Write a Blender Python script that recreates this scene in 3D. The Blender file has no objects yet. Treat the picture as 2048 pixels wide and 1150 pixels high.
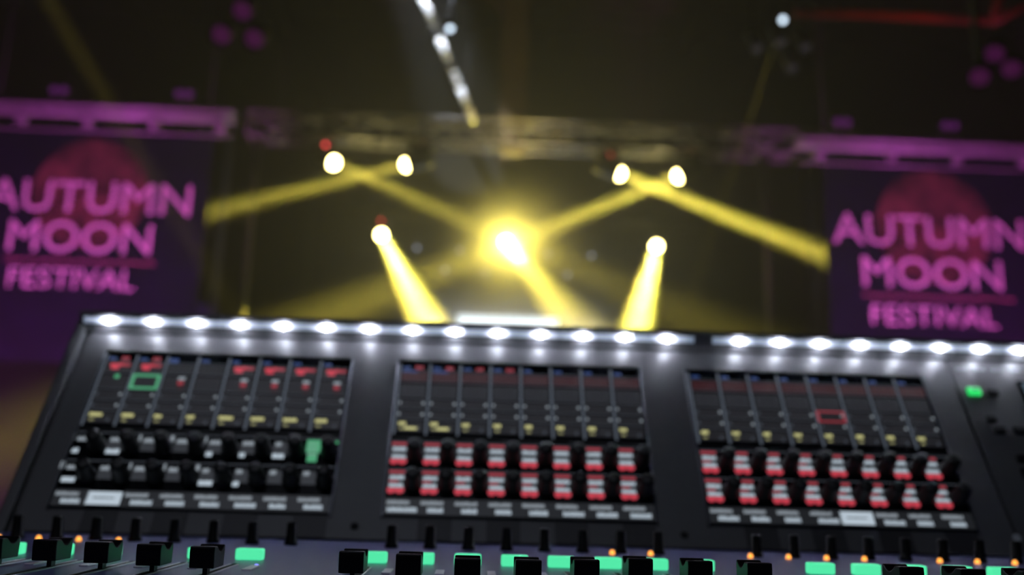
import bpy, bmesh, math, random
from mathutils import Vector, Matrix, Euler
R = math.radians
SC = bpy.context.scene
COL = SC.collection
rng = random.Random(7)

# ------------------------------------------------------------------ camera
F_PX, CX, CY = 2000.0, 1024.0, 575.0
PITCH = R(14.0)
M_CON = Matrix(((1, 0, 0), (0, -math.sin(PITCH), -math.cos(PITCH)), (0, math.cos(PITCH), -math.sin(PITCH))))  # console frame -> world
RC = (Matrix.Rotation(-0.0344205, 3, 'Z') @ Matrix.Rotation(0.0345312, 3, 'Y'))     # console frame -> camera
CAM_CON = Vector((-40.34, 71.76, 903.41))                                            # camera in the console frame, mm
CAM_POS = Vector((0.0, 0.0, 1.22))
CAM_ROT = M_CON @ RC.transposed()
cam_data = bpy.data.cameras.new('camera')
cam = bpy.data.objects.new('camera', cam_data)
COL.objects.link(cam)
cam.matrix_world = Matrix.Translation(CAM_POS) @ CAM_ROT.to_4x4()
cam_data.sensor_width = 36.0
cam_data.lens = F_PX / 2048.0 * 36.0
cam_data.clip_start, cam_data.clip_end = 0.02, 200.0
cam_data.dof.use_dof = True
cam_data.dof.focus_distance = 0.455
cam_data.dof.aperture_fstop = 6.2
SC.camera = cam
SC.cycles.use_light_tree = False        # the haze beams are sampled evenly this way

# ------------------------------------------------------------------ world and exposure
world = bpy.data.worlds.new('world')
SC.world = world
world.use_nodes = True
bg = world.node_tree.nodes['Background']
bg.inputs[0].default_value = (0.35, 0.38, 0.6, 1)
bg.inputs[1].default_value = 0.004
SC.view_settings.view_transform = 'Standard'
SC.view_settings.look = 'None'
SC.view_settings.gamma = 1.0
SC.view_settings.use_curve_mapping = False
SC.view_settings.exposure = 0.0

hl = bpy.data.lights.new('fill_light', 'AREA')  # unseen fill light added overhead, behind the camera, to lift the console
hl.energy, hl.color, hl.size = 13.0, (.80, .84, 1.0), 1.2
ho = bpy.data.objects.new('fill_light', hl)
COL.objects.link(ho)
ho.matrix_world = Matrix.Translation((-.6, -1.8, 4.6)) @ Euler((R(25), 0, 0)).to_matrix().to_4x4()

# strengths gathered here for tuning
LED_STRENGTH = 150.0
BEAM = 1.35
HAZE_DENSITY = 0.016
HAZE_ANISO = 0.45
PURPLE_W = 1700.0


# ------------------------------------------------------------------ helpers
def KW(u, y, z):
    """a point of the console frame (mm) in the world (m)"""
    return CAM_POS + M_CON @ (Vector((u, y, z)) - CAM_CON) * 0.001


def at(x, y, Y):
    """the world point at world depth Y seen along the photograph's pixel (x, y)"""
    d = CAM_ROT @ Vector(((x - CX) / F_PX, -(y - CY) / F_PX, -1.0))
    return CAM_POS + d * (Y / d.y)


def frame(o, ax, ay, az):
    m = Matrix((ax, ay, az)).transposed().to_4x4()
    m.translation = o
    return m


PAN_O = Vector((0, 0, 0))
PV = Vector((0, .70836, -.70586)); PH = Vector((0, .70586, .70836)); PU = Vector((1, 0, 0))
DK_O = Vector((0, -114.0, 197.7))
DS = Vector((0, .1914, .9815)); DN = Vector((0, .9815, -.1914))
M4 = M_CON


def panel_m(u, v, h=0.0):
    """local axes: x along the panel, y up the panel, z out of it; origin at (u, v, h) in mm"""
    p = PAN_O + PU * u + PV * v + PH * h
    return frame(KW(*p), M4 @ PU, M4 @ PV, M4 @ PH)


def deck_m(u, s, h=0.0):
    """local axes: x along the deck, y away from the operator, z up from the deck"""
    p = DK_O + PU * u + DS * s + DN * h
    return frame(KW(*p), M4 @ PU, M4 @ -DS, M4 @ DN)


def face_m(o, d, up=Vector((0, 0, 1))):
    """local z along d"""
    z = d.normalized()
    x = up.cross(z)
    x = x.normalized() if x.length > 1e-4 else Vector((1, 0, 0))
    return frame(o, x, z.cross(x), z)


# ------------------------------------------------------------------ materials
MATS = {}


def mat(name, color, rough=0.5, metal=0.0, emit=None, strength=0.0, noise=0.0, nscale=40.0, bump=0.0, spec=0.5, coat=0.0):
    if name in MATS:
        return MATS[name]
    m = bpy.data.materials.new(name)
    m.use_nodes = True
    nt = m.node_tree
    b = nt.nodes['Principled BSDF']
    b.inputs['Base Color'].default_value = (*color, 1)
    b.inputs['Roughness'].default_value = rough
    b.inputs['Metallic'].default_value = metal
    b.inputs['Specular IOR Level'].default_value = spec
    b.inputs['Coat Weight'].default_value = coat
    if emit:
        b.inputs['Emission Color'].default_value = (*emit, 1)
        b.inputs['Emission Strength'].default_value = strength
    if noise or bump:
        tc = nt.nodes.new('ShaderNodeTexCoord')
        n = nt.nodes.new('ShaderNodeTexNoise')
        n.inputs['Scale'].default_value = nscale
        n.inputs['Detail'].default_value = 4
        nt.links.new(tc.outputs['Object'], n.inputs['Vector'])
        if noise:
            mx = nt.nodes.new('ShaderNodeMix')
            mx.data_type = 'RGBA'
            mx.inputs[6].default_value = (*[c * (1 - noise) for c in color], 1)
            mx.inputs[7].default_value = (*[min(1, c * (1 + noise)) for c in color], 1)
            nt.links.new(n.outputs['Fac'], mx.inputs[0])
            nt.links.new(mx.outputs[2], b.inputs['Base Color'])
        if bump:
            bp = nt.nodes.new('ShaderNodeBump')
            bp.inputs['Strength'].default_value = bump
            bp.inputs['Distance'].default_value = 0.002
            nt.links.new(n.outputs['Fac'], bp.inputs['Height'])
            nt.links.new(bp.outputs['Normal'], b.inputs['Normal'])
    MATS[name] = m
    return m


def emis(name, color, strength, base=(0.02, 0.02, 0.02), rough=0.4):
    return mat(name, base, rough, emit=color, strength=strength)


CHASSIS = mat('console_grey', (.105, .105, .112), .46, 0.0, noise=.08, nscale=300, bump=.05)
CHASSIS_D = mat('console_dark_grey', (.085, .085, .09), .46, 0.0, noise=.1, nscale=300)
DECK = mat('deck_paint', (.135, .14, .36), .38, 0.0, noise=.06, nscale=250, bump=.05)
BLACKP = mat('black_plastic', (.005, .005, .006), .36, 0, noise=.1, nscale=400, spec=.22)
KNOBP = mat('knob_rubber', (.008, .008, .009), .5, 0, noise=.1, nscale=400)
GLASS = mat('screen_glass', (.006, .007, .009), .12, 0, noise=.1, nscale=100)
RIM = mat('screen_rim', (.16, .17, .2), .3, .6, noise=.05, nscale=200)
SLOT = mat('slot_black', (.004, .004, .004), .7, 0, noise=.1, nscale=200)
STEEL = mat('fader_rail_steel', (.75, .75, .82), .45, 1.0, noise=.05, nscale=300)
PALE = mat('pale_legend', (.85, .85, .95), .42, 1.0, noise=.05, nscale=300)
ALU = mat('aluminium', (.5, .5, .52), .35, .9, noise=.1, nscale=30)
WHITEP = emis('strip_diffuser', (.55, .72, 1.0), .22, (.75, .78, .85))
DARKM = mat('dark_steel', (.03, .03, .032), .5, .4, noise=.2, nscale=20)
BLACKM = mat('black_paint', (.012, .012, .013), .5, 0, noise=.2, nscale=20)
LED_M = emis('white_led', (.80, .85, 1.0), LED_STRENGTH)
FIELD_M = mat('write_on_field', (.035, .035, .04), .5, 0, noise=.1, nscale=300)
GREEN_M = emis('green_button_lit', (.09, .85, .40), .95, (.1, .4, .25))
GREEN2_M = emis('green_key_lit', (.03, .85, .17), .9)
OFF_M = mat('button_unlit', (.03, .035, .035), .4, 0, noise=.1, nscale=300)
ORANGE_M = emis('orange_led', (1.0, .36, .06), 2.0)
BLUE_M = emis('blue_led', (.25, .25, 1.0), 1.6)
G_LINE = emis('screen_line', (.30, .34, .42), .13)
G_COL = emis('screen_divider', (.30, .36, .46), .2)
G_CELL = emis('screen_cell', (.5, .5, .6), .020)
G_RED_D = emis('screen_dim_red', (.6, .12, .14), .05)
G_RED = emis('screen_red', (.85, .09, .13), .36)
G_REDB = emis('screen_bright_red', (.85, .07, .11), .62)
G_WHITE = emis('screen_white', (.72, .85, .97), .62)
G_WHITE2 = emis('screen_soft_white', (.7, .8, .9), .36)
G_YEL = emis('screen_yellow', (.8, .77, .33), .75)
G_GREEN = emis('screen_green', (.15, .75, .36), .45)
G_BLUE = emis('screen_blue', (.12, .25, .8), .22)
G_TILE = emis('screen_tile', (.5, .55, .65), .05)
G_LABEL = emis('screen_label_band', (.5, .55, .65), .022)
G_MASTER = emis('master_screen_blue', (.30, .45, .6), .16)


# ------------------------------------------------------------------ mesh builder
class MB:
    def __init__(self):
        self.bm = bmesh.new()
        self.mats = []

    def mi(self, m):
        if m not in self.mats:
            self.mats.append(m)
        return self.mats.index(m)

    def box(self, c, s, m, rot=None, bevel=0.0, seg=1):
        mx = Matrix.Translation(Vector(c)) @ (rot.to_4x4() if rot else Matrix()) @ Matrix.Diagonal((*s, 1))
        r = bmesh.ops.create_cube(self.bm, size=1, matrix=mx)
        vs = set(r['verts'])
        k = self.mi(m)
        for f in {f for v in vs for f in v.link_faces}:
            f.material_index = k
        if bevel:
            es = list({e for v in vs for e in v.link_edges})
            bmesh.ops.bevel(self.bm, geom=es, offset=bevel, segments=seg, affect='EDGES', profile=.6, material=-1)
        return self

    def quad(self, x0, y0, x1, y1, z, m, skew=0.0):
        vs = [self.bm.verts.new(p) for p in ((x0, y0, z), (x1, y0, z), (x1 + skew, y1, z), (x0 + skew, y1, z))]
        f = self.bm.faces.new(vs)
        f.material_index = self.mi(m)
        return self

    def prism(self, pts, axis, a, b, m, bevel=0.0, seg=2):
        """polygon of 2-D points, extruded along axis from a to b (axis 0: points are (y, z); 2: points are (x, y))"""
        def P(p, t):
            return (t, p[0], p[1]) if axis == 0 else ((p[0], t, p[1]) if axis == 1 else (p[0], p[1], t))
        v0 = [self.bm.verts.new(P(p, a)) for p in pts]
        v1 = [self.bm.verts.new(P(p, b)) for p in pts]
        k = self.mi(m)
        fs = [self.bm.faces.new(v0), self.bm.faces.new(v1[::-1])]
        n = len(pts)
        for i in range(n):
            fs.append(self.bm.faces.new((v0[i], v1[i], v1[(i + 1) % n], v0[(i + 1) % n])))
        for f in fs:
            f.material_index = k
        bmesh.ops.recalc_face_normals(self.bm, faces=fs)
        if bevel:
            es = list({e for f in fs for e in f.edges})
            bmesh.ops.bevel(self.bm, geom=es, offset=bevel, segments=seg, affect='EDGES', profile=.6, material=-1)
        return self

    def lathe(self, prof, m, n=20, mx=None, smooth=True):
        """prof: (radius, z) pairs, turned about z"""
        mx = mx or Matrix()
        k = self.mi(m)
        rings = []
        for r, z in prof:
            if r < 1e-6:
                rings.append([self.bm.verts.new(mx @ Vector((0, 0, z)))])
            else:
                rings.append([self.bm.verts.new(mx @ Vector((r * math.cos(t), r * math.sin(t), z))) for t in [2 * math.pi * i / n for i in range(n)]])
        fs = []
        for a, b in zip(rings, rings[1:]):
            for i in range(n):
                j = (i + 1) % n
                if len(a) == 1 and len(b) == 1:
                    continue
                if len(a) == 1:
                    fs.append(self.bm.faces.new((a[0], b[j], b[i])))
                elif len(b) == 1:
                    fs.append(self.bm.faces.new((a[i], a[j], b[0])))
                else:
                    fs.append(self.bm.faces.new((a[i], a[j], b[j], b[i])))
        for ring, flip in ((rings[0], True), (rings[-1], False)):
            if len(ring) > 1:
                fs.append(self.bm.faces.new(ring[::-1] if flip else ring))
        for f in fs:
            f.material_index = k
            f.smooth = smooth and len(f.verts) < 5
        return self

    def tube(self, p, q, r, m, n=10):
        p, q = Vector(p), Vector(q)
        mx = face_m(p, q - p)
        return self.lathe([(r, 0), (r, (q - p).length)], m, n, mx)

    def path(self, pts, r, m, n=8):
        for p, q in zip(pts, pts[1:]):
            self.tube(p, q, r, m, n)
        return self

    def build(self, name, parent=None, mx=None):
        me = bpy.data.meshes.new(name)
        self.bm.normal_update()
        self.bm.to_mesh(me)
        self.bm.free()
        for m in self.mats:
            me.materials.append(m)
        return link(name, me, parent, mx)


def link(name, me, parent=None, mx=None):
    o = bpy.data.objects.new(name, me)
    COL.objects.link(o)
    place(o, parent, mx)
    return o


WORLD_M = {}


def place(o, parent, mx):
    """mx is the object's WORLD matrix (None: the world origin)"""
    mx = mx.copy() if mx else Matrix()
    WORLD_M[o.name] = mx
    if parent:
        o.parent = parent
        o.matrix_basis = WORLD_M[parent.name].inverted() @ mx
    else:
        o.matrix_basis = mx


def dup(o, parent, mx):
    c = o.copy()
    COL.objects.link(c)
    place(c, parent, mx)
    for ch in o.children:
        rel = WORLD_M[o.name].inverted() @ WORLD_M[ch.name]
        dup(ch, c, mx @ rel)
    return c


def tag(o, label=None, cat=None, group=None, kind=None):
    for k, v in (('label', label), ('category', cat), ('group', group), ('kind', kind)):
        if v:
            o[k] = v
    return o


def thing(name, mx, label, cat, group=None):
    o = bpy.data.objects.new(name, None)
    o.empty_display_size = .1
    COL.objects.link(o)
    place(o, None, mx)
    return tag(o, label, cat, group)


def spot(name, pos, target, watts, color, angle, blend=.15, radius=.06, parent=None):
    l = bpy.data.lights.new(name, 'SPOT')
    l.energy, l.color, l.spot_size, l.spot_blend, l.shadow_soft_size = watts, color, R(angle), blend, radius
    o = bpy.data.objects.new(name, l)
    COL.objects.link(o)
    m = face_m(Vector(pos), Vector(pos) - Vector(target))
    place(o, parent, m)
    return o


def beam_light(pos, d, watts, color, spread, size, parent):
    l = bpy.data.lights.new('beam', 'AREA')
    l.shape, l.size, l.energy, l.color, l.spread = 'DISK', size, watts, color, R(spread)
    o = bpy.data.objects.new('beam', l)
    COL.objects.link(o)
    place(o, parent, face_m(Vector(pos), -Vector(d)))
    return o


def text_mesh(body, size, m, name, parent, mx, width=None, bold=.012, extrude=.002, sc=None):
    """lettering as a mesh; sc: first letter full height and the rest as smaller capitals"""
    cu = bpy.data.curves.new(name, 'FONT')
    cu.body = body
    cu.size = size
    cu.offset = bold * size
    cu.extrude = extrude
    cu.resolution_u = 4
    if sc:
        cu.small_caps_scale = sc
        for i, c in enumerate(body):
            if i:
                cu.body_format[i].use_small_caps = True
    o = bpy.data.objects.new(name + '_curve', cu)
    COL.objects.link(o)
    bpy.context.view_layer.update()
    dg = bpy.context.evaluated_depsgraph_get()
    me = bpy.data.meshes.new_from_object(o.evaluated_get(dg))
    bpy.data.objects.remove(o)
    bpy.data.curves.remove(cu)
    x0 = min(v.co.x for v in me.vertices); x1 = max(v.co.x for v in me.vertices)
    y0 = min(v.co.y for v in me.vertices)
    k = width / (x1 - x0) if width else 1
    for v in me.vertices:
        v.co.x = (v.co.x - x0) * k
        v.co.y -= y0
    me.materials.clear()
    me.materials.append(m)
    return link(name, me, parent, mx)


# ------------------------------------------------------------------ the hall
def structure(name, mb, mx=None):
    return tag(mb.build(name, None, mx), kind='structure')


FLOOR_M = mat('hall_floor', (.03, .028, .028), .6, 0, noise=.3, nscale=3)
WALL_M = mat('hall_wall', (.006, .005, .005), .85, 0, noise=.3, nscale=2)
ROOF_M = mat('roof_boards', (.03, .026, .022), .85, 0, noise=.35, nscale=4)
RAFT_M = mat('rafter_steel', (.05, .04, .034), .7, .1, noise=.25, nscale=5)
X0, X1, Y0, Y1, ZC = -12.0, 12.0, -4.0, 21.0, 12.6
structure('floor', MB().box((0, (Y0 + Y1) / 2, -.1), (X1 - X0 + .4, Y1 - Y0 + .4, .2), FLOOR_M))
structure('ceiling', MB().box((0, (Y0 + Y1) / 2, ZC + .1), (X1 - X0 + .4, Y1 - Y0 + .4, .2), ROOF_M))
structure('wall_back', MB().box((0, Y1 + .1, ZC / 2), (X1 - X0 + .4, .2, ZC), WALL_M))
structure('wall_left', MB().box((X0 - .1, (Y0 + Y1) / 2, ZC / 2), (.2, Y1 - Y0, ZC), WALL_M))
structure('wall_right', MB().box((X1 + .1, (Y0 + Y1) / 2, ZC / 2), (.2, Y1 - Y0, ZC), WALL_M))
for i, y in enumerate((13.2, 15.2, 17.2, 19.2)):
    structure('trim_%d' % (i + 1), MB().box((0, y, ZC - .21), (X1 - X0, .18, .42), RAFT_M))
for i, x in enumerate((-7.5, -4.5, -1.5, 1.5, 4.5, 7.5)):
    structure('trim_%d' % (i + 5), MB().box((x, 16.2, ZC - .5), (.12, 9.2, .16), RAFT_M))

# stage platform behind the console
STAGE_M = mat('stage_deck', (.02, .02, .02), .5, 0, noise=.2, nscale=4)
structure('stage_floor', MB().box((0, 16.5, .5), (16, 9, 1.0), STAGE_M))

# ------------------------------------------------------------------ haze in the hall
hz = bpy.data.materials.new('haze')
hz.use_nodes = True
nt = hz.node_tree
nt.nodes.remove(nt.nodes['Principled BSDF'])
vs = nt.nodes.new('ShaderNodeVolumeScatter')
vs.inputs['Color'].default_value = (1, 1, 1, 1)
vs.inputs['Density'].default_value = HAZE_DENSITY
vs.inputs['Anisotropy'].default_value = HAZE_ANISO
nt.links.new(vs.outputs[0], nt.nodes['Material Output'].inputs['Volume'])
hb = MB().box((0, 11.7, 6.26), (23.6, 17.6, 12.6), hz)
tag(hb.build('haze'), 'thin stage haze that makes the yellow beams visible', 'haze', kind='stuff')


# a denser puff of smoke drifting round the central light
pm = hz.copy()
pm.name = 'smoke_puff'
def soft_edge(m, dens, power=1.5):
    """density that thins out to nothing at the edge of a unit sphere in object space"""
    t = m.node_tree
    tc = t.nodes.new('ShaderNodeTexCoord')
    ln = t.nodes.new('ShaderNodeVectorMath'); ln.operation = 'LENGTH'
    sb = t.nodes.new('ShaderNodeMath'); sb.operation = 'SUBTRACT'; sb.use_clamp = True
    sb.inputs[0].default_value = 1.0
    pw = t.nodes.new('ShaderNodeMath'); pw.operation = 'POWER'
    pw.inputs[1].default_value = power
    ml = t.nodes.new('ShaderNodeMath'); ml.operation = 'MULTIPLY'
    ml.inputs[1].default_value = dens
    t.links.new(tc.outputs['Object'], ln.inputs[0])
    t.links.new(ln.outputs['Value'], sb.inputs[1])
    t.links.new(sb.outputs[0], pw.inputs[0])
    t.links.new(pw.outputs[0], ml.inputs[0])
    t.links.new(ml.outputs[0], t.nodes['Volume Scatter'].inputs['Density'])


soft_edge(pm, .5, 1.2)
b = MB()
b.lathe([(0, -1)] + [(math.cos(R(a)), math.sin(R(a))) for a in range(-80, 81, 10)] + [(0, 1)], pm, 28)
tag(b.build('smoke_puff', None, Matrix.Translation(at(1035, 500, 15.6)) @ Matrix.Diagonal((1.5, 1.5, 1.5, 1))), 'puff of thicker haze glowing yellow round the central light', 'haze', kind='stuff')


# ------------------------------------------------------------------ the mixing console
PITCH_MM, GAP = 27.0, 43.4
BAYW = 8 * PITCH_MM
def bay_u(b): return (b - 1) * (BAYW + GAP)
def col_u(b, i): return bay_u(b) - BAYW / 2 + 13.5 + 27 * i
mm = .001

root_m = frame(KW(0, -150, 120), M4 @ PU, M4 @ Vector((0, 0, -1)), M4 @ Vector((0, 1, 0)))
console = thing('mixing_console', root_m, 'large grey sound mixing console with three screen bays and rows of knobs and faders', 'mixing console')

U0L, U0R = bay_u(0) - 108, bay_u(2) + 108
UL, UR = U0L - 30, U0R + 340
JZ, JY = 131.0, -126.0          # where deck and panel meet


def con_prism(pts_zy, u0, u1, m, name, parent=console, bevel=0.0):
    """side profile of (z, y) in console mm, extruded along u"""
    b = MB()
    b.prism([(p[1] * mm, p[0] * mm) for p in pts_zy], 0, u0 * mm, u1 * mm, m, bevel)
    # console frame axes: x=u, y=y, z=z
    mx = frame(KW(0, 0, 0), M4 @ Vector((1, 0, 0)), M4 @ Vector((0, 1, 0)), M4 @ Vector((0, 0, 1)))
    return b.build(name, parent, mx)


def dk(s, h=0):
    p = DK_O + DS * s + DN * h
    return (p.z, p.y)


def pn(v, h=0):
    p = PV * v + PH * h
    return (p.z, p.y)


# body under the plates
con_prism([dk(435, -3), dk(-66, -3), pn(-178, -3), pn(30, -3), pn(30, -40), (-60, -60), (40, -215), dk(435, -80)], UL + 3, UR - 3, CHASSIS_D, 'chassis')
# deck plate with rounded front edge
con_prism([dk(430, 0), dk(-67, 0), dk(-67, -3), dk(430, -3)], UL + 2, U0R + 32, DECK, 'deck_plate')
con_prism([dk(430, 0), dk(-67, 0), dk(-67, -3), dk(430, -3)], U0R + 33, UR - 2, DECK, 'deck_plate')
con_prism([dk(470, -14), dk(462, -2), dk(440, 2), dk(431, 0), dk(431, -60), dk(462, -50)], UL, UR, BLACKP, 'armrest', bevel=.001)
# panel plate, lit by the strip above
con_prism([pn(25, 0), pn(-179, 0), pn(-179, -3), pn(25, -3)], UL + 8, U0R + 30, CHASSIS, 'panel_plate')
con_prism([pn(25, 0), pn(-179, 0), pn(-179, -3), pn(25, -3)], U0R + 33, UR - 2, CHASSIS_D, 'panel_plate')
# side cheek, wedge shaped: wider at the bottom, as seen past the left edge
for s, u in ((-1, UL), (1, UR)):
    b = MB()
    pts = [pn(36, 5), pn(-185, 3), dk(-60, 4), dk(440, 4), dk(440, -84), (40, -222), (-66, -60), pn(36, -42)]
    b.prism([(p[1] * mm, p[0] * mm) for p in pts], 0, (u - 6) * mm, (u + 3) * mm, CHASSIS, .0015)
    b.build('side_cheek', console, frame(KW(0, 0, 0), M4 @ Vector((1, 0, 0)), M4 @ Vector((0, 1, 0)), M4 @ Vector((0, 0, 1))))
# trestle that carries the console
b = MB()
for u in (UL + 60, UR - 60):
    for z in (60, 420):
        p = KW(u, -140 if z < 200 else -100, z)
        b.tube((p.x, p.y, .0), (p.x, p.y, p.z - .01), .022, DARKM, 12)
pa, pb = KW(UL + 60, -260, 240), KW(UR - 60, -260, 240)
b.tube(pa, pb, .018, DARKM, 10)
b.build('stand', console)

# light rail along the top edge
LED_P = 39.1
LED_U0 = -372.0
LED_V = 31.5
RAIL_T = R(-32)
leds_left = [LED_U0 + i * LED_P for i in range(14)]
step2 = 37.75
leds_right = [203.6 + i * step2 for i in range(11)]


def rail_m(u, dv=0, h=0):
    """the face of the rail: tilted to look down the panel"""
    m = panel_m(u, LED_V + dv, h)
    return m @ Matrix.Rotation(R(55), 4, 'X')


con_prism([pn(25, -3), pn(25, 2), pn(28, 4), pn(34.5, 15), pn(38, 15.5), pn(41, 10), pn(41, -40), pn(30, -40)], UL - 2, UR + 2, CHASSIS, 'top_rail', bevel=.0008)


def led_run(us, u0, u1, label):
    t = thing('led_strip_light', rail_m((u0 + u1) / 2, 0.0, 10.0), label, 'light strip', 'LED strips along the console top')
    MB().box(((0), 0, .0004), ((u1 - u0) * mm, .0062, .0012), WHITEP, bevel=.0003).build('strip_base', t, rail_m((u0 + u1) / 2, 0.0, 10.0))
    lb = MB()
    lb.lathe([(.0026, 0), (.0026, .0016), (.0022, .0028), (.0012, .0034), (0, .0037)], LED_M, 14)
    first = None
    for u in us:
        m = rail_m(u, 0.0, 10.0) @ Matrix.Translation((0, 0, .001))
        if first is None:
            first = lb.build('led', t, m)
        else:
            dup(first, t, m)
    return t


led_run(leds_left, UL + 2, leds_left[-1] + 25, 'long white LED strip with fourteen bright lamps on the console top edge')
led_run(leds_right, leds_right[0] - 25, UR - 6, 'shorter white LED strip to the right of the gap on the console top edge')


# ---- writing stand-ins: rows of strokes as blurred, unreadable lettering
def strokes(b, x0, y0, w, h, m, z, r, fill=.78):
    x = x0
    while x < x0 + w - .0004:
        cw = min(r.uniform(.0007, .0013), x0 + w - x)
        top = r.choice((1, 1, 1, .8))
        b.quad(x, y0, x + cw * fill, y0 + h * top, z, m)
        x += cw


Z1, Z2, Z3 = .0002, .0004, .0006


def touch_column(b, r, bay, i):
    """upper touch area of a channel column; local x 0..27 mm, y 0 down to -81 mm"""
    Q = lambda x0, y0, x1, y1, m, z=Z1: b.quad(x0 * mm, y0 * mm, x1 * mm, y1 * mm, z, m)
    Q(.0, -80, 2.3, -2, G_COL)
    for y in (-10.5, -23, -41, -53, -64.5):
        Q(2.5, y, 26.6, y + .9, G_LINE)
    Q(3, -22, 26, -11.5, G_RED_D if bay else G_CELL)
    Q(3, -40, 26, -25, G_CELL)
    Q(3, -52, 26, -42.5, G_CELL)
    Q(3, -63.5, 26, -54.5, G_CELL)
    # small label row at the top
    strokes(b, 4 * mm, -8.5 * mm, 7 * mm, 3.2 * mm, G_BLUE, Z2, r)
    if (bay == 0 and i < 2) or (bay == 1 and i < 4):
        strokes(b, 15 * mm, -8.5 * mm, 7 * mm, 4.2 * mm, G_RED, Z2, r)
    if bay == 1 and i < 2:
        strokes(b, 4 * mm, -12.5 * mm, 13 * mm, 3 * mm, G_BLUE, Z2, r)
    if bay == 0:
        if i == 2:
            strokes(b, 3 * mm, -10 * mm, 8 * mm, 5 * mm, G_BLUE, Z2, r)
        if i in (0, 1, 4, 5, 6, 7):
            Q(7, -16, 13, -12.5, G_REDB, Z2); Q(8.5, -19, 15, -15, G_REDB, Z2); Q(13.5, -15, 18, -12, G_REDB, Z2)
            Q(18, -15.5, 24, -12, G_RED, Z2)
        if i in (2, 4, 5, 6, 7):
            Q(15, -29, 21, -25.8, G_WHITE2, Z2); Q(15.5, -34.5, 20.5, -30.5, G_RED, Z2)
            Q(17, -39.5, 21, -37, G_RED_D, Z2)
        if i == 1:
            for x0, y0, x1, y1 in ((2.4, -40.5, 26.6, -38), (2.4, -26.5, 26.6, -24), (2.4, -40, 5, -24), (24, -40, 26.6, -24)):
                Q(x0, y0, x1, y1, G_GREEN, Z3)
        if i == 0:
            Q(14, -29, 18, -25, G_GREEN, Z2)
    else:
        for y in (-30, -35.5):
            Q(6, y, 23, y + .6, G_LINE, Z2)
        Q(6, -36, 6.6, -28, G_LINE, Z2); Q(22.4, -36, 23, -28, G_LINE, Z2)
    if bay == 2 and i == 4:
        for x0, y0, x1, y1 in ((2, -54, 26.8, -52.4), (2, -43.4, 26.8, -41.8), (2, -53.5, 3.8, -42), (25, -53.5, 26.8, -42)):
            Q(x0, y0, x1, y1, G_RED, Z3)
    # small white value dots at both ends of the send rows
    for y in (-46.5, -58.5):
        Q(3.2, y - 1.1, 5.2, y + 1.1, G_WHITE2 if bay == 1 else G_COL, Z2)
        Q(23, y - 1.2, 25.4, y + 1.2, G_WHITE2, Z2)
    # yellow routing text along the bottom
    w = r.choice((11, 12, 10)) if bay == 0 and i not in (2, 3) else 6.5
    Q(3, -77, 26, -66, G_CELL)
    strokes(b, 4.5 * mm, -70.5 * mm, w * mm, 3.6 * mm, G_YEL, Z2, r, .8)
    strokes(b, 6 * mm, -75 * mm, 4 * mm, 1.6 * mm, G_YEL, Z2, r, .5)
    if bay == 1 and i < 2:
        strokes(b, 10 * mm, -75 * mm, 11 * mm, 3 * mm, G_YEL, Z2, r, .9)
    Q(20, -75, 22, -73, G_COL, Z2)


def encoder_tile(b, r, bay, row, i):
    """lit read-out left of an encoder; local x 0..27, y 0..-27 mm"""
    Q = lambda x0, y0, x1, y1, m, z=Z1: b.quad(x0 * mm, y0 * mm, x1 * mm, y1 * mm, z, m)
    if bay == 0:
        if i == 7 and row == 0:
            Q(1, -14, 13, -1, G_GREEN); Q(3, -23, 11, -14.5, G_GREEN); Q(2, -4, 27, -1.5, G_GREEN)
            for k in range(3):
                strokes(b, 2.5 * mm, (-6 - k * 5) * mm, 8 * mm, 1.2 * mm, G_WHITE2, Z2, r)
            return
        if 0 < i:
            Q(1, -17, 14, -4, G_TILE)
        if i in (0, 2, 3, 4):
            Q(r.uniform(-4, -2), -8, r.uniform(-1, 0), -1, G_WHITE2, Z2)
        strokes(b, 2.5 * mm, -8.5 * mm, r.choice((5, 7, 9)) * mm, 4.2 * mm, G_WHITE2, Z2, r, .9)
        if (row, i) in ((0, 0), (0, 1), (0, 4), (0, 5), (0, 6), (1, 0), (1, 4), (1, 5)):
            strokes(b, 1.5 * mm, -20.5 * mm, r.choice((5, 10, 11)) * mm, 4.6 * mm, G_WHITE, Z2, r, .95)
        return
    Q(0.5, -22, 14.5, -1, G_TILE)
    Q(1, -3.8, 14, -1, G_RED, Z2)
    strokes(b, 2 * mm, -9.6 * mm, 11.5 * mm, 3.8 * mm, G_WHITE, Z2, r, .78)
    if row or bay == 2 and i < 4:
        Q(1.5, -12.6, 9, -10.4, G_RED, Z2)
    strokes(b, 2 * mm, -17.2 * mm, 11.5 * mm, 3.8 * mm, G_WHITE, Z2, r, .78)
    Q(.6, -21.5, 14.2, -18, G_REDB, Z3); Q(1.6, -23, 6, -21.4, G_REDB, Z3); Q(8.4, -23, 12.8, -21.4, G_REDB, Z3)


def channel_label(b, r, bay, i):
    Q = lambda x0, y0, x1, y1, m, z=Z1: b.quad(x0 * mm, y0 * mm, x1 * mm, y1 * mm, z, m)
    if (bay, i) in ((0, 1), (2, 4)):
        Q(-1, -13.5, 26, -1.5, G_WHITE)
        strokes(b, 4 * mm, -8 * mm, 17 * mm, 1.4 * mm, G_TILE, Z2, r)
        return
    Q(0, -15, 27, 0, G_LABEL)
    strokes(b, 1.5 * mm, -6 * mm, 18 * mm, 3.6 * mm, G_WHITE2, Z2, r, .8)
    w = 24 if (bay, i) == (1, 0) else r.choice((13, 15, 17))
    strokes(b, (2 if w == 24 else 7) * mm, -13 * mm, w * mm, 4.4 * mm, G_WHITE, Z2, r, .72)


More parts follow.
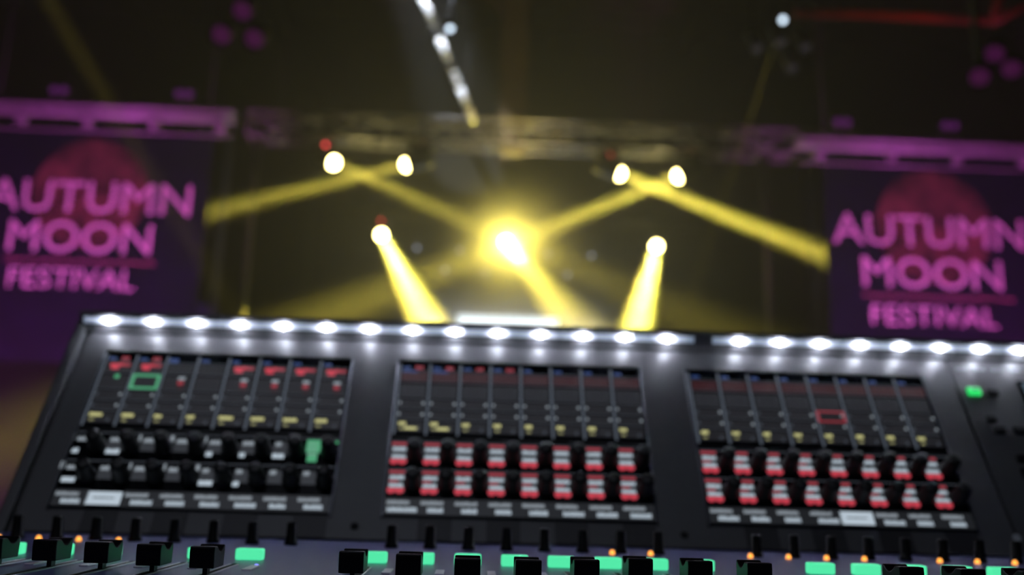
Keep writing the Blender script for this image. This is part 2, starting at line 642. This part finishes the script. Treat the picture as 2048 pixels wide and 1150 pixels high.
# knob, made once
def knob_mesh():
    b = MB()
    b.lathe([(.0078, 0), (.0078, .0022), (.0066, .0034), (.0060, .0150), (.0054, .0172), (.0030, .0178), (0, .0178)], KNOBP, 24)
    b.box((0, .0057, .0105), (.0010, .0012, .0120), BLACKP)
    return b


knob0 = None
screw0 = None
bay_names = ('left', 'middle', 'right')
for bay in range(3):
    r = random.Random(20 + bay)
    uc = bay_u(bay)
    # glass with a thin raised rim
    b = MB().box((0, -79 * mm, .0003), (BAYW * mm + .002, .160, .0018), GLASS, bevel=.0004)
    scr = b.build('touchscreen', console, panel_m(uc, 0, .9))
    b = MB()
    for x, w in ((-109.4, 1.2), (109.4, 1.2)):
        b.box((x * mm, -79 * mm, .001), (w * mm, .163, .0028), RIM, bevel=.0003)
    b.box((0, 1.8 * mm, .001), (.220, .0012, .0024), CHASSIS_D, bevel=.0003)
    b.build('screen_rim', scr, panel_m(uc, 0, .9))
    MB().box((0, -83.6 * mm, .0016), (.2165, .0042, .0014), BLACKP).build('divider_bar', scr, panel_m(uc, 0, .9))
    for i in range(8):
        b = MB()
        touch_column(b, r, bay, i)
        b.build('channel_column', scr, panel_m(col_u(bay, i) - 13.5, 0, 2.2))
    for row in range(2):
        vb = (-87.5, -115.5)[row]
        for i in range(8):
            b = MB()
            encoder_tile(b, r, bay, row, i)
            b.build('encoder_display', scr, panel_m(col_u(bay, i) - 13.5, vb, 2.2))
            km = panel_m(col_u(bay, i) + 7.2, vb - 13.5, 2.1)
            if knob0 is None:
                knob0 = knob_mesh().build('encoder_knob', console, km)
            else:
                k = dup(knob0, console, km @ Matrix.Rotation(rng.uniform(0, 6.28), 4, 'Z'))
    for i in range(8):
        b = MB()
        channel_label(b, r, bay, i)
        b.build('channel_label', scr, panel_m(col_u(bay, i) - 13.5, -142.5, 2.2))
    b = MB()
    b.quad(-.108, -.0878, .108, -.0866, Z1, G_LINE)
    b.quad(-.108, -.1156, .108, -.1146, Z1, G_LINE)
    b.build('divider_line', scr, panel_m(uc, 0, 2.2))
    # dark write-on fields below every second label
    for i in (1, 3, 5, 7):
        MB().box((0, 0, .0002), (.0266, .0190, .0006), FIELD_M).build('write_on_field', console, panel_m(col_u(bay, i), -169, .1))
for bay in range(2):
    for v in (-168,):
        sm = panel_m(bay_u(bay) + 108 + GAP / 2, v, 0)
        if screw0 is None:
            screw0 = MB().lathe([(.0034, 0), (.0034, .0006), (.0026, .0011), (.0012, .0011), (.0010, .0003), (0, .0003)], BLACKP, 14).build('panel_screw', console, sm)
        else:
            dup(screw0, console, sm)

# ---- deck controls
slot_m0 = meter0 = green0 = post0 = cap0 = lamp0 = None
CAP_S = {0: [214, 215, 216, 217, 219, 225, 232, 239], 1: [246, 255, 272, 272, 262, 247, 252, 255], 2: [257, 261, 265, 268, 262, 250, 245, 240]}
ORANGE = {0: (0, 1, 2, 3), 1: (6, 7), 2: (0, 1, 2, 3, 5, 6, 7)}


def cap_mesh():
    """fader cap: two raised ridges with a finger hollow between; y away from the operator, front face at y = 0"""
    L, h0 = .0200, .0038
    prof = []
    for k in range(25):
        t = k / 24
        y = t * L
        z = .0138 - .0028 * math.sin(math.pi * min(1, max(0, (t - .28) / .66)))
        prof.append((y, z))
    prof = [(.0004, h0), (-.0004, .0110)] + prof + [(L + .0004, .0110), (L - .0004, h0)]
    b = MB()
    b.prism(prof, 0, -.0058, .0058, BLACKP, .0006, 2)
    return b


for bay in range(3):
    for i in range(8):
        u = col_u(bay, i)
        # fader slot: dark channel with bright steel rails
        m = deck_m(u, 224, 0)
        if slot_m0 is None:
            slot_m0 = MB().box((0, 0, .00005), (.0030, .118, .0007), SLOT).build('fader_slot', console, m)
            rb = MB()
            rb.box((-.0021, -.002, .0003), (.0009, .112, .0009), STEEL, bevel=.0002)
            rb.box((.0021, -.002, .0003), (.0009, .112, .0009), STEEL, bevel=.0002)
            rb.build('slot_rail', slot_m0, m)
        else:
            dup(slot_m0, console, m)
        # pale legend plate with a blue lamp at its far end
        m = deck_m(u + 12.5, 188, 0)
        if meter0 is None:
            meter0 = MB().box((0, 0, .0003), (.0046, .0240, .0008), PALE, bevel=.0002).build('legend_plate', console, m)
            MB().lathe([(.0012, 0), (.0012, .0006), (.0007, .0011), (0, .0012)], BLUE_M, 10).build('blue_lamp', meter0, m @ Matrix.Translation((0, .0140, 0)))
        else:
            c = dup(meter0, console, m)
            if bay:
                for ch in list(c.children):
                    bpy.data.objects.remove(ch)
        # lit ON key
        m = deck_m(u, 136.5, 0)
        if green0 is None:
            gb = MB().box((0, .0040, .0031), (.0154, .0080, .0062), GREEN_M, bevel=.0011, seg=2)
            green0 = gb.build('on_button', console, m)
            green0['label'] = 'green lit button'
        else:
            dup(green0, console, m)
        # upright rotary control and its lamp
        m = deck_m(u, 0, 0)
        if post0 is None:
            post0 = MB().lathe([(.0046, 0), (.0046, .0020), (.0040, .0028), (.0036, .0145), (.0030, .0158), (0, .0160)], BLACKP, 18).build('rotary_knob', console, m)
        else:
            dup(post0, console, m)
        m = deck_m(u - 7.5, 11, 0)
        lit = i in ORANGE[bay]
        if lit:
            if lamp0 is None:
                lamp0 = MB().lathe([(.0018, 0), (.0018, .0012), (.0012, .0026), (0, .0030)], ORANGE_M, 12).build('signal_lamp', console, m)
                lamp0['label'] = 'orange lit lamp'
            else:
                dup(lamp0, console, m)
        # fader cap on its stem
        m = deck_m(u, CAP_S[bay][i], 0)
        if cap0 is None:
            cap0 = cap_mesh().build('fader_cap', console, m)
            MB().box((0, .010, .0028), (.0022, .0050, .0064), BLACKP).build('cap_stem', cap0, m)
        else:
            dup(cap0, console, m)

# ---- master section right of the third bay
mu = U0R
key0 = None
for (du, v, w, h, lit) in ((46, -13, 12, 8, 1), (63, -14, 10, 7, 0), (51, -44, 9, 6, 0), (55, -56, 11, 7, 0), (73, -56, 11, 7, 0),
                           (64, -86, 10, 7, 0), (80, -86, 10, 7, 0), (65, -101, 14, 9, 0), (66, -114, 14, 9, 0), (83, -101, 12, 9, 0), (67, -128, 13, 9, 0), (84, -116, 12, 9, 0)):
    b = MB().box((0, 0, .0016), (w * mm, h * mm, .0036), GREEN2_M if lit else BLACKP, bevel=.0012, seg=2)
    if lit:
        b.box((.001, .0010, .0036), (.0045, .0012, .0004), OFF_M)
    k = b.build('function_key', console, panel_m(mu + du, v, 0))
    if lit:
        k['label'] = 'green lit key'
b = MB().box((0, -79 * mm, .0003), (.2, .160, .0018), GLASS, bevel=.0004)
ms = b.build('touchscreen', console, panel_m(mu + 190, 0, .9))
ms['label'] = 'blue lit master screen'
MB().quad(-.097, -.078, .097, -.002, Z1, G_MASTER).quad(-.08, -.03, -.02, -.012, Z2, G_CELL).build('screen_picture', ms, panel_m(mu + 190, 0, 2.2))
b = MB()
for k in range(9):
    strokes(b, (38 + 17 * k) * mm, 0, 11 * mm, 4 * mm, mat('panel_print', (.45, .47, .5), .5), 0, rng, .5)
b.build('panel_print', console, panel_m(mu, 13, .25))
b = MB()
b.lathe([(.0032, 0), (.0036, .0002), (.0036, .0004), (.0028, .0004)], mat('panel_print', (.45, .47, .5), .5), 14)
b.box((.009, 0, .0002), (.001, .006, .0003), MATS['panel_print'], rot=Matrix.Rotation(.5, 3, 'Z'))
b.box((.012, 0, .0002), (.001, .006, .0003), MATS['panel_print'], rot=Matrix.Rotation(-.5, 3, 'Z'))
b.build('headphone_mark', console, panel_m(mu + 32, -163, .1))


# ------------------------------------------------------------------ rigging
def truss(name, p, q, size, label, m, n=10, cat='truss', hang=None, group=None, r=.025):
    """box truss between two points (four chords, lacing) with hanging rods to the ceiling"""
    p, q = Vector(p), Vector(q)
    t = thing(name, Matrix.Translation((p + q) / 2), label, cat, group)
    ax = (q - p).normalized()
    side = ax.cross(Vector((0, 0, 1))).normalized() if abs(ax.z) < .9 else Vector((0, 1, 0))
    up = side.cross(ax).normalized()
    h = size / 2
    cs = [side * a * h + up * c * h for a, c in ((1, 1), (-1, 1), (-1, -1), (1, -1))]
    for c in cs:
        MB().tube(p + c, q + c, r, m, 10).build('chord', t)
    for k in range(n):
        a, bq = p.lerp(q, k / n), p.lerp(q, (k + 1) / n)
        b = MB()
        for i in range(4):
            c0, c1 = cs[i], cs[(i + 1) % 4]
            b.tube(a + c0, bq + c1, r * .5, m, 6) if k % 2 else b.tube(a + c1, bq + c0, r * .5, m, 6)
            b.tube(a + c0, a + c1, r * .5, m, 6)
        b.build('lacing', t)
    for s in (hang or ()):
        a = p.lerp(q, s)
        MB().tube(a + up * h, (a.x, a.y, ZC), .008, DARKM, 6).build('hanging_cable', t)
    return t


ALU_W = mat('truss_aluminium', (.42, .42, .42), .4, .6, noise=.15, nscale=15)
YF = 13.0
pl, pr = at(500, 254, YF), at(1712, 296, YF)
zf = (pl.z + pr.z) / 2
truss('front_truss', (pl.x, YF, pl.z), (pr.x, YF, pr.z), .34, 'long dim yellow lit box truss across the stage above the yellow lights', ALU_W, 18, hang=(.05, .35, .65, .95))
# two thin uprights below it
for x, lab in ((515, 'thin upright pole under the left end of the long stage truss'), (1526, 'thin upright pole under the right end of the long stage truss')):
    a = at(x, 300, YF)
    ta = thing('support_pole', Matrix.Translation((a.x, a.y, 1.0)), lab, 'pole', 'poles under the stage truss')
    k = (a.x - pl.x) / (pr.x - pl.x)
    ztop = pl.z + (pr.z - pl.z) * k - .27
    MB().tube((a.x, a.y, 1.0), (a.x, a.y, ztop), .04, mat('pole_paint', (.05, .05, .05), .7, 0, noise=.15, nscale=10), 12).build('pole', ta)
    MB().box((a.x, a.y, 1.02), (.45, .45, .04), DARKM).build('base_plate', ta)
    MB().box((a.x, a.y, ztop + .02), (.14, .14, .08), DARKM).build('clamp', ta)
YB = 16.0
bl, br = at(690, 412, YB), at(1400, 438, YB)
truss('back_truss', (bl.x, YB, bl.z), (br.x, YB, br.z), .3, 'dark truss deeper on the stage, holding the three lower yellow lights', BLACKM, 12, hang=(.1, .9))

# ------------------------------------------------------------------ moving heads
YEL = (1.0, .80, .10)
LENS_Y = emis('yellow_lens', (1.0, .82, .28), 40.0)
LENS_C = emis('central_yellow_lens', (1.0, .84, .3), 120.0)
LENS_W = emis('white_lens', (.7, .85, 1.0), 3.5)
RED_LED = emis('red_signal', (1.0, .05, .07), 5.0)
RED_LED_D = emis('red_signal_dim', (1.0, .07, .06), 3.2)


def moving_head(lens_px, Y, aim, watts, label, top_z, cone=6.5, red=None, color=YEL, lens=None, group=None, ):
    lp = at(*lens_px, Y)
    d = (aim - lp).normalized()
    c = lp - d * .20                                      # tilt axis
    mx = Matrix.Translation((c.x, c.y, top_z))
    t = thing('moving_head_light', mx, label, 'stage light', group)
    # clamp and base
    base_z = c.z + .135
    MB().tube((c.x, c.y, base_z + .06), (c.x, c.y, max(top_z, base_z + .075)), .022, DARKM, 8).build('clamp', t)
    bb = MB().box((c.x, c.y, base_z + .025), (.30, .22, .08), BLACKM, bevel=.02)
    base = bb.build('base', t)
    if red:
        rp = Vector((c.x + .02, c.y - .112, base_z + .025))
        MB().lathe([(.022, 0), (.022, .01), (.012, .02), (0, .022)], red, 12, face_m(rp, Vector((0, -1, 0)))).build('signal_lamp', base)
    yaw = math.atan2(d.x, -d.y)
    ry = Matrix.Rotation(yaw, 3, 'Z')
    for s in (-1, 1):
        p = c + ry @ Vector((s * .17, 0, 0))
        MB().box((p.x, p.y, (p.z + base_z) / 2 - .015), (.045, .11, base_z - p.z + .09), BLACKM, rot=ry, bevel=.015).build('yoke_arm', t)
    hm = face_m(c, d)
    b = MB()
    b.lathe([(.06, -.19), (.10, -.165), (.118, -.06), (.115, .04), (.105, .12), (.112, .195), (.100, .200), (.098, .17)], BLACKM, 24, hm)
    b.tube(c + ry @ Vector((-.15, 0, 0)), c + ry @ Vector((.15, 0, 0)), .04, BLACKM, 12)
    head = b.build('head', t)
    MB().lathe([(.085, .172), (.085, .20), (.078, .225), (.055, .25), (.028, .262), (0, .266)], lens or LENS_Y, 24, hm).build('lens', head)
    beam_light(lp + d * .075, d, watts * BEAM, color, cone, .15, t)
    return t


K = 60.0
def tz(x, Y, p, q, half):     # underside height of a truss above x
    k = (x - p.x) / (q.x - p.x)
    return p.z + (q.z - p.z) * k - half


gF, gB = 'yellow lights under the long truss', 'yellow lights on the deeper truss'
for px, tgt, W_, lab, red in (
        ((668, 326), (940, 445, 11.8), .24, 'leftmost moving head light glowing yellow, beam crossing down to the right', RED_LED),
        ((812, 330), (390, 432, 12.6), .8, 'moving head light of the left crossing pair, beam aimed down to the left', RED_LED_D),
        ((1240, 348), (1700, 530, 12.4), 2.2, 'moving head light of the right crossing pair, beam aimed down to the right', RED_LED_D),
        ((1356, 353), (1100, 455, 13.05), 1.5, 'rightmost moving head light under the long truss, beam aimed down to the left', RED_LED_D)):
    lp = at(*px, YF)
    moving_head(px, YF, at(*tgt), W_ * K, lab, tz(lp.x, YF, pl, pr, .20), red=red, group=gF, cone=9.0 if px[0] > 1300 else 6.5)
for px, tgt, W_, lab, red in (
        ((763, 470), (852, 640, 12.5), 1.9, 'left one of the three lower yellow lights, beam tilting down to the right', RED_LED_D),
        ((1313, 493), (1270, 668, 12.5), 1.9, 'right one of the three lower yellow lights, beam falling nearly straight down', None)):
    lp = at(*px, YB)
    moving_head(px, YB, at(*tgt), W_ * K, lab, tz(lp.x, YB, bl, br, .175), red=red, group=gB)
lp = at(1012, 484, YB)
moving_head((1012, 484), YB, at(1105, 600, 12.0), .45 * K, 'brightest central yellow light, beam pointing almost at the console', tz(lp.x, YB, bl, br, .175), lens=LENS_C, group=gB)

gm = [o for o in bpy.data.objects if o.get('label', '').startswith('brightest central')][0]
spot('glow', lp + (at(1105, 600, 11.0) - lp).normalized() * .14, CAM_POS, 300, YEL, 150, 1.0, .03, gm)

# overhead lights nearer than the stage
def overhead(px, Y, tgt, watts, label, color, lens):
    lp = at(*px, Y)
    return moving_head(px, Y, at(*tgt), watts, label, ZC, color=color, lens=lens, cone=4.5)


overhead((60, -60), 7.0, (465, 622, 11.0), .035 * K, 'lamp head above the left banner, beam slanting down toward the console', YEL, LENS_W)

# ------------------------------------------------------------------ banners
BAN_M = mat('banner_fabric', (.006, .004, .02), .9, 0, noise=.8, nscale=3, spec=.1)
LETTER_M = mat('banner_lettering', (.95, .75, .76), .8, 0, noise=.05, nscale=10)
YN = 12.0
PXM = Y_PX = None


def moon_material():
    m = bpy.data.materials.new('moon_print')
    m.use_nodes = True
    nt = m.node_tree
    b = nt.nodes['Principled BSDF']
    b.inputs['Roughness'].default_value = .85
    tc = nt.nodes.new('ShaderNodeTexCoord')
    n = nt.nodes.new('ShaderNodeTexNoise')
    n.inputs['Scale'].default_value = 2.6
    n.inputs['Detail'].default_value = 6
    n.inputs['Roughness'].default_value = .65
    cr = nt.nodes.new('ShaderNodeValToRGB')
    cr.color_ramp.elements[0].position, cr.color_ramp.elements[0].color = .38, (.035, .008, .012, 1)
    cr.color_ramp.elements[1].position, cr.color_ramp.elements[1].color = .66, (.26, .10, .07, 1)
    nt.links.new(tc.outputs['Object'], n.inputs['Vector'])
    nt.links.new(n.outputs['Fac'], cr.inputs['Fac'])
    nt.links.new(cr.outputs['Color'], b.inputs['Base Color'])
    return m


MOON_M = moon_material()


def banner(ox, oy, label, x0, x1, w_a, w_m, w_f):
    """ox, oy: pixel of the lower left corner of MOON"""
    o = at(ox, oy, YN)
    px = (at(ox + 100, oy + 3.6, YN) - o).length / 100
    tilt = 0.0
    base = frame(o, Vector((1, 0, 0)), Vector((0, 0, 1)), Vector((0, -1, 0)))
    t = thing('festival_banner', base, label, 'banner')
    S = lambda x, y, z=0: base @ Matrix.Translation((x * px, y * px, z))
    w = (x1 - x0) * px
    MB().box(((x0 + x1) / 2 * px, 25 * px, -.02), (w, 500 * px, .02), BAN_M).build('fabric', t, base)
    MB().lathe([(118 * px, 0), (118 * px, .003), (0, .0031)], MOON_M, 48, smooth=False).build('moon_print', t, S(152, 128, -.0095))
    text_mesh('AUTUMN', .58, LETTER_M, 'lettering', t, S(-55, 86, -.002), w_a * px, bold=0, sc=.78)
    text_mesh('MOON', .56, LETTER_M, 'lettering', t, S(0, 0, -.002), w_m * px, bold=0, sc=.80)
    text_mesh('FESTIVAL', .36, LETTER_M, 'lettering', t, S(12, -76, -.002), w_f * px, bold=0)
    MB().box((150 * px, -18 * px, -.006), (305 * px, 5 * px, .006), mat('banner_rule', (.35, .12, .16), .8, noise=.1)).build('rule_line', t, base)
    return t, base, px


b1 = banner(12, 500, 'dark blue festival banner with moon and pink lettering, hanging left of the stage', -150, 392, 415, 288, 252)
b2 = banner(1727, 572, 'dark blue festival banner with moon and pink lettering, hanging right of the stage', -68, 440, 388, 280, 252)

# the horizontal bars that carry the banners, lit purple
PUR_M = mat('banner_truss_paint', (.48, .42, .48), .45, .3, noise=.3, nscale=6)
for x0, y0, x1, y1, lab in ((-60, 212, 470, 232, 'purple lit truss carrying the left banner'), (1596, 284, 2120, 305, 'purple lit truss carrying the right banner')):
    p, q = at(x0, y0, YN), at(x1, y1, YN)
    q.z = p.z = (p.z + q.z) / 2
    t = truss('banner_truss', (p.x, YN + .02, p.z), (q.x, YN + .02, q.z), .10, lab, PUR_M, 12, hang=(.1, .9), group='banner trusses', r=.03)
    for k in (.2, .45, .7, .95) if x0 < 0 else (.08, .35, .6, .85):
        c = p.lerp(q, k)
        MB().box((c.x, YN, c.z - .16), (.12, .10, .12), PUR_M, bevel=.01).build('banner_clip', t)
    zb = (b1 if x0 < 0 else b2)[1].translation.z + 275 * b1[2]
    MB().tube((p.x, YN - .01, p.z - .28), (q.x, YN - .01, q.z - .28), .013, PUR_M, 10).build('lower_bar', t)


# drapes behind the banners
DRAPE_M = mat('drape_cloth', (.02, .02, .09), .9, 0, noise=.3, nscale=3)


def drape(x0, x1, y0, y1, Y, label):
    p, q = at(x0, y0, Y), at(x1, y0, Y)
    zb = at(x0, y1, Y).z
    b = MB()
    n = 120
    k = b.mi(DRAPE_M)
    rows = []
    for z in (p.z, zb):
        for off in (0, .012):
            rows.append([b.bm.verts.new((p.x + (q.x - p.x) * i / n, Y + off + .07 * math.sin(i * .9) + .03 * math.sin(i * .37 + 1), z)) for i in range(n + 1)])
    for i in range(n):
        for a, c in ((0, 2), (3, 1), (1, 0), (2, 3)):
            f = b.bm.faces.new((rows[a][i], rows[a][i + 1], rows[c][i + 1], rows[c][i]))
            f.smooth = a in (0, 3)
    for i in (0, n):
        b.bm.faces.new((rows[0][i], rows[1][i], rows[3][i], rows[2][i]))
    bmesh.ops.recalc_face_normals(b.bm, faces=b.bm.faces[:])
    return tag(b.build('stage_drape'), label, 'drape', 'drapes beside the stage')


for nm, (x0, x1, y0, y1, lab) in {'l': (-60, 470, 226, 700, 'dark blue pleated drape behind the left banner'), 'r': (1600, 2120, 300, 760, 'dark blue pleated drape behind the right banner')}.items():
    drape(x0, x1, y0, y1, 13.9, lab)

# dim purple lamp clusters; added floor spots colour the banners
PUR = (.85, .13, .82)
PUR_LENS = emis('purple_lens', (.7, .06, .6), .06)


def wash(px_list, Y, tgt, watts, label, color=PUR, cone=30, lens=PUR_LENS):
    c = at(*px_list[0], Y)
    t = thing('wash_light', Matrix.Translation((c.x, c.y, ZC)), label, 'stage light')
    MB().tube((c.x, c.y, c.z + .1), (c.x, c.y, ZC), .03, DARKM, 8).build('drop_pipe', t)
    d = (Vector(tgt) - c).normalized()
    for x, y in px_list:
        p = at(x, y, Y)
        MB().tube(p + Vector((0, 0, .05)), c + Vector((0, 0, .12)), .015, DARKM, 6).build('bracket', t)
        cd = (CAM_POS - p).normalized()
        hm = face_m(p, (d + cd * 3).normalized())
        can = MB().lathe([(.05, -.2), (.09, -.18), (.10, .1), (.105, .12), (.095, .12), (.09, .06)], BLACKM, 20, hm).build('can', t)
        MB().lathe([(.088, .062), (.07, .08), (0, .09)], lens, 20, hm).build('lens', can)
    f = Vector((tgt[0] * .8, 8.0, .6))      # bare spot added out of view near the floor to colour the banner
    spot('wash', f, tgt, watts, color, cone, .5, .1, t)
    return t


tl = b1[1] @ Vector((120 * b1[2], 60 * b1[2], 0))
tr = b2[1] @ Vector((150 * b2[2], 60 * b2[2], 0))
wash([(488, 18), (446, 66), (512, 74)], 8.5, tl, PURPLE_W, 'cluster of three dim purple lamps hanging above the left banner', cone=44)
wash([(1960, 150), (1990, 104), (2024, 134)], 8.5, tr, PURPLE_W, 'cluster of three dim purple lamps hanging above the right banner', cone=44)

# two-cell blinders standing on the banner trusses
for x, y, lab in ((118, 180, 'two-cell purple lamp above the left banner, nearer the picture edge'), (368, 187, 'two-cell purple lamp above the left banner, nearer the truss end'),
                  (1685, 244, 'two-cell purple lamp above the right banner, nearer the truss end'), (1900, 251, 'two-cell purple lamp above the right banner, nearer the picture edge')):
    c = at(x, y, YN)
    t = thing('blinder_light', Matrix.Translation(c), lab, 'stage light', 'blinders over the banner trusses')
    MB().box((c.x, c.y + .05, c.z), (.26, .1, .15), BLACKM, bevel=.01).build('housing', t)
    for s in (-1, 1):
        MB().lathe([(.05, 0), (.048, .012), (0, .02)], emis('blinder_lens', (.55, .05, .7), .13), 18, face_m(Vector((c.x + s * .062, c.y, c.z)), Vector((0, -1, 0)))).build('lens', t)
    MB().box((c.x, c.y + .05, c.z - .11), (.04, .04, .14), DARKM).build('bracket', t)

# ------------------------------------------------------------------ ceiling hardware
# bright diagonal pole running away from the camera to the front truss
CHROME = mat('bright_pole_steel', (.88, .9, .93), .35, .1, noise=.1, nscale=10)
p, q = at(838, -25, 10.0), at(946, 240, YF - .25)
t = thing('ceiling_pole', Matrix.Translation(q), 'bright white diagonal pole, its broken highlights built as sections, running down to the stage truss', 'pole')
segs = [(.0, .24), (.30, .48), (.55, .59), (.60, .66), (.68, .85), (.87, 1.0)]
for a, c in segs:
    MB().tube(p.lerp(q, a), p.lerp(q, c), .05, CHROME, 12).build('pole_section', t)
for a, c in ((.235, .305), (.475, .555), (.585, .605), (.655, .685), (.845, .875)):  # black bands put in for the breaks between the pole's highlights
    MB().tube(p.lerp(q, a), p.lerp(q, c), .058, BLACKM, 12).build('highlight_gap', t)
MB().tube(p, (p.x, p.y, ZC), .012, DARKM, 8).build('hanging_cable', t)
spot('pole_fill', (-1.0, 2.2, 5.2), p.lerp(q, .32), 20000, (.85, .92, 1.0), 6.8, .4, .05, t)  # unseen spot added near the camera to whiten the pole

def pendant(px, Y, label, lensmat, d, r=.06, length=.34):
    c = at(*px, Y)
    t = thing('spot_lamp', Matrix.Translation((c.x, c.y, ZC)), label, 'stage light')
    hm = face_m(c, d)
    can = MB().lathe([(r * .6, -length), (r, -length * .9), (r * 1.1, 0), (r * 1.15, .01), (r * 1.0, .01), (r * .95, -.03)], ALU, 20, hm).build('can', t)
    MB().lathe([(r * .93, -.028), (r * .7, -.01), (0, 0)], lensmat, 18, hm).build('lens', can)
    a = c - d * length * .5
    MB().tube(a, (a.x, a.y, ZC), .015, DARKM, 8).build('drop_pipe', t)
    return t


pendant((900, 58), 9.0, 'small bright white lamp beside the diagonal pole', LENS_W, (at(903, 200, 8.0) - at(900, 58, 9.0)).normalized(), .035, .4)
hw = pendant((1566, 40), 10.0, 'small white lamp high on the right, faint beam falling from it to the stage', LENS_W, (at(1362, 650, 12.5) + Vector((0, -7, 0)) - at(1566, 40, 10.0)).normalized(), .035, .4)
a = at(1566, 40, 10.0)
spot('beam', a + (at(1362, 650, 12.5) - a).normalized() * .1, at(1362, 650, 12.5), 9000, YEL, 3.4, .3, .02, hw)
# little fixtures with clustered cans high on the right
for i, (x, y) in enumerate(((1515, 98), (1562, 86), (1612, 96), (1585, 138))):
    pendant((x, y), 10.5, ('first', 'second', 'third', 'last')[i] + ' dim grey can, counted from the left, in the cluster under the high white lamp', emis('dim_lens', (.5, .45, .6), .05), Vector((.1, -.5, -.8)), .06, .4)

# brown post with a slanting brace above the truss
POST_M = mat('brown_timber', (.16, .10, .045), .75, 0, noise=.3, nscale=4)
a, c = at(1030, 245, 17.0), at(1030, 60, 17.0)
t = thing('roof_post', Matrix.Translation((c.x, 17.0, ZC)), 'dim brown post with slanting brace above the middle of the long truss', 'post')
MB().box((c.x, 17.0, (a.z - .8 + ZC) / 2), (.50, .3, ZC - a.z + .8), POST_M, bevel=.01).build('post', t)
e = at(985, 2, 17.0)
f0 = at(1045, 62, 17.0)
mid = (e + f0) / 2
MB().box(mid, (.14, .12, (e - f0).length + .3), POST_M, rot=face_m(mid, e - f0).to_3x3(), bevel=.01).build('brace', t)

# amber lamp box hanging under the truss centre; an added spot lights truss and post
c = at(1026, 302, YF)
t = thing('amber_lamp', Matrix.Translation(c), 'small yellow lit lamp box under the middle of the long truss', 'stage light')
MB().box(c, (.30, .16, .10), mat('amber_box', (.5, .42, .2), .6, noise=.1), bevel=.01).build('housing', t)
MB().box((c.x, c.y - .083, c.z), (.26, .008, .07), emis('amber_lens', (.8, .55, .12), .22)).build('lens', t)
MB().tube((c.x, c.y, c.z), (c.x, c.y, c.z + .12), .02, DARKM, 8).build('clamp', t)
spot('glow', c + Vector((0, -1.6, -.5)), c + Vector((0, .6, .9)), 90, (1.0, .72, .22), 80, .9, .1, t)  # unseen spot added in front of the box

# red beam at the top right, with its red wash
RED_B = mat('red_beam_paint', (.5, .04, .05), .5, 0, noise=.3, nscale=5)
p, q = at(1590, 20, 11.0), at(1985, 46, 11.0)
t = thing('red_beam', Matrix.Translation((p + q) / 2), 'dim red lit beam near the ceiling at the upper right', 'beam')
MB().box((p + q) / 2, ((q - p).length, .07, .08), RED_B, bevel=.01).build('beam', t)
MB().tube(at(1985, 46, 11.0), at(2015, -70, 11.0), .05, RED_B, 10).build('brace', t)
MB().tube(at(1985, 46, 11.0), at(2110, -20, 11.0), .05, RED_B, 10).build('brace', t)
for k in (.1, .9):
    a = p.lerp(q, k)
    MB().tube(a, (a.x, a.y, ZC), .02, DARKM, 8).build('hanging_cable', t)
a = at(2040, 10, 9.5)
spot('wash', a, (p + q) / 2, 14, (1.0, .06, .08), 50, .8, .08, t)

# little pin lamps at the back of the stage
PIN = emis('pin_lens', (.75, .82, 1.0), .9)
BF = at(1024, 520, 18.5)
for i, (x, y) in enumerate(((834, 496), (890, 540), (920, 501), (971, 545), (1096, 508), (1135, 550), (1183, 511))):
    c = at(x, y, 18.4)
    t = thing('pin_light', Matrix.Translation(c), ('first', 'second', 'third', 'fourth', 'fifth', 'sixth', 'seventh')[i] + ' tiny pale pin light from the left at the back of the stage', 'stage light', 'pin lights on the stage backdrop')
    MB().lathe([(.03, -.13), (.04, -.08), (.045, 0), (.04, .004)], BLACKM, 14, face_m(c, Vector((0, -1, 0)))).build('can', t)
    MB().lathe([(.036, .004), (0, .012)], PIN, 14, face_m(c, Vector((0, -1, 0)))).build('lens', t)
# backdrop flat that carries them
a, c = at(640, 300, 18.5), at(1420, 300, 18.5)
bd = MB().box(((a.x + c.x) / 2, 18.55, (1.0 + a.z) / 2), (c.x - a.x, .1, a.z - 1.0), mat('backdrop_cloth', (.008, .007, .007), .9, 0, noise=.25, nscale=2))
tag(bd.build('stage_backdrop'), 'black cloth backdrop at the rear of the stage behind the yellow lights', 'backdrop')

# cool white wash standing on the stage below the panel
wl = bpy.data.lights.new('stage_wash', 'AREA')
wl.shape, wl.size, wl.size_y, wl.energy, wl.color = 'RECTANGLE', 2.6, .08, 45.0, (.85, .95, 1.0)
wo = bpy.data.objects.new('stage_wash', wl)
COL.objects.link(wo)
place(wo, None, face_m(at(1030, 670, 14.4), Vector((0, .75, -.66))))
fm = hz.copy()
fm.name = 'glow_haze'
soft_edge(fm, .45, 1.0)  # haze bank added to make the low white glow
b = MB()
b.lathe([(0, -1)] + [(math.cos(R(a)), math.sin(R(a))) for a in range(-80, 81, 10)] + [(0, 1)], fm, 28)
tag(b.build('glow_haze', None, Matrix.Translation(at(1030, 655, 14.4)) @ Matrix.Diagonal((2.3, .45, .75, 1))), 'low bank of pale haze added to carry the white glow over the LED panel', 'haze', kind='stuff')


# long white lit panel low on the stage
p, q = at(915, 640, 15.0), at(1116, 645, 15.0)
c = (p + q) / 2
t = thing('led_display', Matrix.Translation((c.x, c.y, 1.0)), 'long bright white LED panel low on the stage, just above the console', 'screen')
MB().box((c.x, c.y + .06, c.z), ((q - p).length + .08, .1, .22), BLACKM, bevel=.01).build('housing', t)
MB().box((c.x, c.y + .005, c.z), ((q - p).length, .012, .15), emis('white_led_panel', (.82, .94, 1.0), 1.5)).build('screen', t)
for s in (-.4, .4):
    MB().box((c.x + s * (q - p).length, c.y + .1, (c.z + 1.0) / 2), (.08, .08, c.z - 1.0), BLACKM).build('leg', t)
